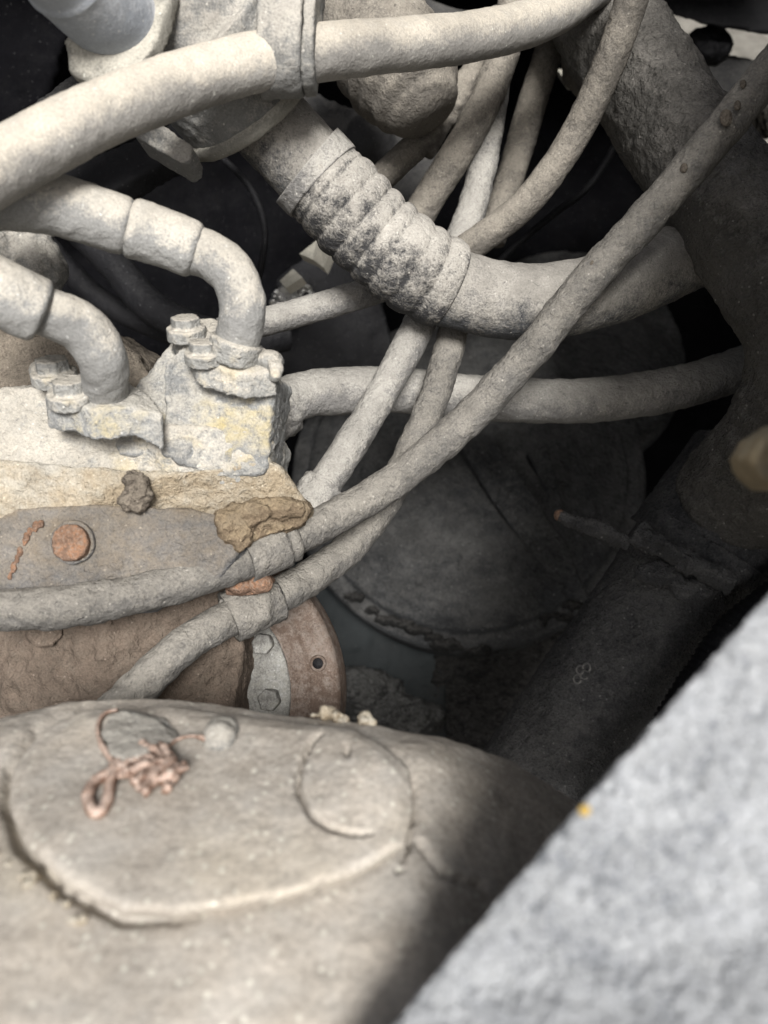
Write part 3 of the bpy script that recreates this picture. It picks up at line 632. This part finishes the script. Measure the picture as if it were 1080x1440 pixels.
# brown gearbox behind, and the rusty disc
gb = solid('gearbox', [prism([(-60, 815, .53), (150, 815, .50), (324, 790, .53), (344, 860, .535), (340, 940, .535), (332, 1040, .53), (150, 1060, .50), (-60, 1060, .53)], CV(.0, 0, -.10)), prism([(140, 860, .508), (162, 858, .505), (166, 975, .505), (140, 975, .508)], CV(0, 0, -.04))],
           'drum_brown', voxel=.002, smooth=6, amp=(.0035, .0016), size=(.04, .008), seed=130, clod=.0015)
tag(gb, 'brown mud coated gearbox casing behind the lower hoses', 'gearbox')
solid('bolt_head', [rod(P(62, 886, .53), P(62, 886, .50), .012, n=8)], 'drum_brown', gb, voxel=.0016, smooth=2, amp=(.0006, .0004), seed=131)
dx = CV(-.16, .10, 1.0); dx /= np.linalg.norm(dx)
dc = P(262, 975, .588)
dk = lathe('brake_disc', dc, dx, [(.02, -.03), (.118, -.03), (.1195, -.028), (.1195, -.004), (.1165, 0), (.098, .0008), (.0965, -.001), (.0945, .0012), (.088, .0012), (.086, .004), (.05, .004), (.02, .004)], 'disc_rust', amp=.0005, seed=132, size=.01)
tag(dk, 'rusty round disc with a grey hub ring, above the near housing', 'disc')
lathe('hub_ring', dc, dx, [(.03, .004), (.0845, .0035), (.083, .0065), (.078, .0078), (.070, .0070), (.066, .0095), (.03, .0095)], 'disc_grey', dk, amp=.0012, seed=133, size=.012)
def on_disc(px, py, h):
    ray = P(px, py, 1.0) - CAM
    t = ((dc + dx * h - CAM) @ dx) / (ray @ dx)
    return CAM + ray * t
for (bx, by, sd) in ((371, 905, 134), (380, 983, 135)):
    p = on_disc(bx, by, .0085)
    solid('bolt_head', [rod(p - dx * .004, p + dx * .0065, .0085, n=6)], 'disc_grey', dk, voxel=.0011, smooth=2, amp=(.0006, .0004), seed=sd)
p = on_disc(447, 933, .0012)
lathe('bolt_hole', p, dx, [(.0026, -.003), (.0038, .0), (.0050, .0018), (.0062, .0010), (.0066, -.003)], 'disc_rust', dk, n=32, amp=.0001, seed=136)
lathe('hole_bottom', p, dx, [(.0002, -.001), (.0040, -.001), (.0040, .0006), (.0002, .0006)], 'black', dk, n=24, amp=0, seed=137)

# lumps and blocks at the left edge behind the elbows
o = solid('caked_lump', [ball(P(20, 345, .50), .022, (1.2, .8, .8)), ball(P(55, 375, .50), .018), ball(P(-20, 350, .5), .03)], 'cast_grey', voxel=.002, smooth=2, amp=(.003, .0014), size=(.02, .006), seed=140)
tag(o, 'grey caked lump at the left edge between the two elbow fittings', 'mud lump')
o = solid('rear_casting', [prism([(-60, 470, .53), (60, 470, .53), (140, 468, .53), (195, 500, .53), (215, 545, .52), (120, 570, .52), (-60, 570, .52)], CV(0, .01, -.06)), prism([(-60, 455, .535), (50, 468, .535), (30, 530, .53), (-60, 530, .53)], CV(0, 0, -.05))], 'mud', voxel=.002, smooth=3, amp=(.0025, .0012), seed=141)
tag(o, 'grey brown casting behind the lower elbow fitting', 'casting')

# ---- two elbow fittings
eb = tube('elbow_fitting', [(262, 349, .448), (298, 362, .448), (326, 385, .448), (340, 420, .450), (338, 455, .455), (328, 500, .470)], .0136, 'steel_dust', amp=(.0008, .0006), seed=150)
tag(eb, 'long elbow fitting bending down into the right hand flange', 'pipe fitting')
tube('ferrule', [(-80, 280, .40), (0, 280, .41), (60, 284, .42), (110, 296, .428), (182, 320, .437)], .0166, 'steel_dust', eb, amp=(.0007, .0006), seed=151, rprof=round_ends)
tube('ferrule', [(180, 319, .437), (230, 335, .443), (277, 354, .448)], .0163, 'steel_dust', eb, amp=(.0007, .0006), seed=152, rprof=round_ends)
tube('base_bead', [(333, 478, .458), (330, 490, .46), (327, 503, .463)], .0158, 'valve', eb, amp=(.0012, .0009), seed=153)
ec = tube('elbow_fitting', [(45, 431, .41), (92, 449, .418), (126, 474, .426), (146, 512, .436), (150, 560, .46)], .0136, 'steel_dust', amp=(.0008, .0006), seed=154)
tag(ec, 'short elbow fitting bending down into the left hand flange', 'pipe fitting')
tube('ferrule', [(-80, 372, .385), (-20, 402, .395), (20, 421, .403), (60, 439, .411)], .0178, 'steel_dust', ec, amp=(.0007, .0005), seed=155, rprof=round_ends)

# ================================================================ near housing, bottom left
def housing_fn(co, no):
    x, y, d = to_px(co)
    r = np.zeros(len(co))
    # crack where the cover meets the body at the lower right
    for (x0, y0, x1, y1, wd) in ((578, 1110, 575, 1180, 3.5), (575, 1180, 560, 1225, 3.5), (590, 1185, 620, 1225, 4), (620, 1225, 680, 1245, 5)):
        L2 = (x1 - x0) ** 2 + (y1 - y0) ** 2
        t = np.clip(((x - x0) * (x1 - x0) + (y - y0) * (y1 - y0)) / L2, 0, 1)
        dd = np.hypot(x - x0 - t * (x1 - x0), y - y0 - t * (y1 - y0)) + 2.5 * vnoise(co * 300, 5)
        r -= .0035 * np.clip(1 - dd / (wd * 1.6), 0, 1)
    return r
def hd(y):
    return float(np.interp(y, [960, 985, 1060, 1130, 1190, 1250, 1330, 1440, 1640], [.395, .375, .338, .310, .290, .273, .254, .234, .208]))
def hx(x): return .075 * max(0., min(1., (x - 590) / 250)) ** 1.3
COVER = [(12, 1130), (18, 1080), (54, 1030), (120, 1000), (230, 994), (400, 1014), (500, 1028), (570, 1080), (582, 1130), (570, 1190), (500, 1230), (400, 1266), (260, 1290), (170, 1286), (90, 1246), (34, 1190)]
cv_ = []
for (q0_, q1_) in zip(COVER, COVER[1:] + COVER[:1]):
    for t_ in np.linspace(0, 1, 12, endpoint=False): cv_.append((q0_[0] + (q1_[0] - q0_[0]) * t_, q0_[1] + (q1_[1] - q0_[1]) * t_))
cv_ = np.array(cv_)
def moat(co, no):
    x, y, d = to_px(co)
    r = housing_fn(co, no)
    m_ = (y > 960) & (y < 1330) & (x < 640)
    dd = np.full(len(co), 99.)
    dd[m_] = np.sqrt(((x[m_][:, None] - cv_[None, :, 0]) ** 2 + (y[m_][:, None] - cv_[None, :, 1]) ** 2).min(axis=1))
    wt = np.clip((330 - x) / 260, .12, 1)
    return r - .0065 * wt * np.exp(-(dd / 11.) ** 2)
ext = CV(0, -.05, -.10)
xs_ = np.arange(-160, 861, 20.); nr_ = 34; top_ = np.interp(xs_, [-160, 0, 110, 230, 400, 520, 620, 720, 830, 860], [1085, 1010, 984, 980, 1003, 1017, 1038, 1070, 1135, 1180])
Vf = []
for x_, yt_ in zip(xs_, top_):
    for r_ in range(nr_):
        y_ = yt_ + (1640 - yt_) * (r_ / (nr_ - 1)) ** 1.25
        roll = .016 * max(0., 1 - (y_ - yt_) / 45) ** 2
        Vf.append(P(x_, y_, hd(y_) + hx(x_) + roll))
nc_ = len(xs_); Vb = [v_ + ext for v_ in Vf]; nf_ = len(Vf); Fh = []
gi = lambda i, r_: i * nr_ + r_
for i in range(nc_ - 1):
    for r_ in range(nr_ - 1):
        q_ = [gi(i, r_), gi(i + 1, r_), gi(i + 1, r_ + 1), gi(i, r_ + 1)]
        Fh.append(q_); Fh.append([k_ + nf_ for k_ in q_[::-1]])
edge_ = [gi(i, 0) for i in range(nc_)] + [gi(nc_ - 1, r_) for r_ in range(1, nr_)] + [gi(i, nr_ - 1) for i in range(nc_ - 2, -1, -1)] + [gi(0, r_) for r_ in range(nr_ - 2, 0, -1)]
for a_, b_ in zip(edge_, edge_[1:] + edge_[:1]): Fh.append([a_, b_, b_ + nf_, a_ + nf_])
hs = solid('axle_housing', [(Vf + Vb, Fh)],
           'housing', voxel=.0015, smooth=8, amp=(.0014, .0004), size=(.05, .009), seed=160, fn=moat)
tag(hs, 'bulky dust coated axle housing in the near lower left', 'housing')
def plug_groove(co, no):
    x, y, d = to_px(co)
    ex = (x - 502) / 82.; ey = (y - 1094) / 78.
    rr = np.hypot(ex, ey); an = np.degrees(np.arctan2(ey, ex))       # 90 = image-down
    on = np.clip((an - 72) / 20, 0, 1) + np.clip((-125 - an) / 25, 0, 1)
    wob = .03 * vnoise(co * 120, 3)
    g = -.0080 * np.clip(1 - np.abs(rr + wob - 1) / .060, 0, 1) * np.clip(on, 0, 1)
    dome = .0035 * np.clip(1 - rr, 0, 1)
    slot = -.003 * np.clip(1 - np.hypot((x - 488) / 7., (y - 1062) / 16.), 0, 1)
    pad = .0012 * np.clip(1.2 - np.hypot((x - 515) / 34., (y - 1068) / 26.), 0, .4)
    return g + dome + slot + pad
def cd_(x, y): return hd(y) - .006 - .004 * max(0, min(1, (300 - x) / 280))
inner = [(300 + (x_ - 300) * .93, 1140 + (y_ - 1140) * .92) for x_, y_ in COVER]
V1 = [P(x_, y_, cd_(x_, y_) + .003) for x_, y_ in COVER]; V2 = [P(x_, y_, cd_(x_, y_) - .0015) for x_, y_ in inner]
mid = [(300 + (x_ - 300) * .45, 1140 + (y_ - 1140) * .45) for x_, y_ in COVER]; V3 = [P(x_, y_, cd_(x_, y_) - .0025) for x_, y_ in mid]
V4 = [P(300, 1140, cd_(300, 1140) - .003)]
V0 = [v_ + CV(0, -.012, -.022) for v_ in V1]
n_ = len(COVER); Fc = [list(range(n_))[::-1]]
for r_ in range(3):
    for i in range(n_): Fc.append([r_ * n_ + i, r_ * n_ + (i + 1) % n_, (r_ + 1) * n_ + (i + 1) % n_, (r_ + 1) * n_ + i])
for i in range(n_): Fc.append([3 * n_ + i, 3 * n_ + (i + 1) % n_, 4 * n_])
solid('cover_plate', [(V0 + V1 + V2 + V3 + V4, Fc)], 'housing', hs, voxel=.0011, smooth=10, amp=(.0012, .0003), size=(.05, .009), seed=161, fn=plug_groove)
solid('dirt_crumbs', [ball(P(458, 1004, .378), .0045), ball(P(472, 1009, .376), .0035), ball(P(484, 1012, .376), .003), ball(P(513, 1011, .376), .0042), ball(P(440, 1006, .378), .002), ball(P(525, 1017, .374), .0025)], 'tan', hs, voxel=.001, smooth=1, amp=(.0015, .001), size=(.006, .003), seed=163)
solid('dirt_crumbs', [ball(P(-5 + 7.5 * k + random.uniform(-9, 9), 1205 + 6 * k + random.uniform(-14, 14), hd(1205 + 6 * k) + .001), random.uniform(.0008, .0026)) for k in range(18)], 'tan', hs, voxel=.001, smooth=1, amp=(.001, .0008), size=(.006, .003), seed=164)

# copper lashing wire with a rag-like knot
def on_cover(px, py, up=0.0):
    return (px, py, cd_(px, py) - .002 - up)
wr = empty('lashing_wire', P(215, 1085, cd_(215, 1085)), 'knotted copper coloured lashing wire on the near housing cover', 'wire')
rk = random.Random(11)
for j in range(9):
    cx_, cy_ = 216 + rk.uniform(-12, 12), 1080 + rk.uniform(-10, 10); th = rk.uniform(0, 3.14); kn = []
    for i in range(6):
        e_ = 38 * (1 if i % 2 else -1) * rk.uniform(.5, 1.05); f_ = (i - 2.5) * 8 + rk.uniform(-6, 6)
        x_ = cx_ + e_ * math.cos(th) - f_ * math.sin(th); y_ = cy_ + .8 * (e_ * math.sin(th) + f_ * math.cos(th))
        kn.append(on_cover(x_, y_, .001 + .0011 * j + rk.uniform(0, .005)))
    tube('wire_strand', kn, .0017, 'copper', wr, amp=(.0016, .0009), size=(.007, .003), seed=170 + 7 * j, around=16, step=.0008)
tube('wire_loop', [on_cover(*q) for q in [(178, 1078, .006), (162, 1072, .005), (158, 1085, .004), (135, 1098, .003), (124, 1118, .003), (130, 1140, .003), (142, 1142, .003), (152, 1125, .003), (156, 1100, .004), (166, 1080, .005)]], .0022, 'copper', wr, amp=(.0006, .0004), seed=171, around=14, step=.0008)
tube('wire_end', [on_cover(*q) for q in [(232, 1056, .006), (250, 1040, .006), (275, 1036, .005), (300, 1044, .004)]], .0012, 'copper', wr, amp=(.0005, .0004), seed=172, around=14, step=.0008)
tube('wire_end', [on_cover(*q) for q in [(160, 1072, .004), (142, 1045, .003), (138, 1020, .003), (148, 1003, .003), (165, 998, .002)]], .0011, 'copper', wr, amp=(.0004, .0003), seed=173, around=14, step=.0008)
solid('tag_plate', [prism([on_cover(*q) for q in [(138, 1030, .009), (150, 1006, .009), (172, 998, .009), (225, 1012, .009), (245, 1038, .009), (215, 1058, .010), (178, 1072, .011), (150, 1062, .010)]], CV(0.002, -.002, -.008))], 'cast_grey', wr, voxel=.0011, smooth=3, amp=(.0012, .0004), size=(.02, .006), seed=174)
o = solid('caked_nut', [ball(P(308, 1040, cd_(308, 1040) - .004), .0075, (1, 1.1, .8)), ball(P(313, 1028, cd_(313, 1028) - .003), .007)], 'cast_grey', voxel=.0011, smooth=2, amp=(.001, .0006), seed=175)
tag(o, 'grey mud caked nut at the end of the copper wire', 'nut')

# ================================================================ painted rail, bottom right
rl = solid('chassis_rail', [prism([(440, 1560, .205), (560, 1425, .21), (700, 1262, .214), (806, 1142, .217), (900, 1036, .219), (1000, 923, .22), (1090, 820, .221), (1500, 356, .222), (2600, -880, .222), (3600, 700, .15), (2400, 2400, .11), (600, 1800, .17)], CV(.055, -.055, -.12))],
           'paint', voxel=.0015, smooth=9, amp=(.0004, .0006), size=(.02, .006), seed=180)
tag(rl, 'pale grey painted chassis rail out of focus at the lower right', 'rail')
solid('paint_chip', [ball(P(822, 1139, .2035), .0017, (1, 1, .6))], 'yellow_chip', rl, voxel=.0006, smooth=1, amp=(.0003, .0002), seed=181)
V, F = prism([(1128, 850, .226), (1160, 600, .226), (1310, 0, .226), (1560, -700, .226), (1900, -2400, .226), (4200, -2400, .226), (3800, 850, .226)], CV(.004, 0, -.008))  # unseen plate, its edge shaped to throw the right side into shadow
tag(mesh_obj('upright_shade_plate', V, F, 'paint', smooth=False), 'unseen upright plate added beyond the right edge to shade the bay', 'panel')
o = solid('brass_fitting', [prism([(1057, 641, .27), (1073, 613, .27), (1110, 590, .27), (1120, 690, .27), (1090, 690, .27), (1068, 668, .27)], CV(0, 0, -.02))], 'brass', voxel=.0016, smooth=3, amp=(.0008, .0005), seed=182)
tag(o, 'blurred tan metal fitting cut by the right edge above the rail', 'fitting')
for ob in list(COL.objects):
    if 'wl' in ob: del ob['wl']
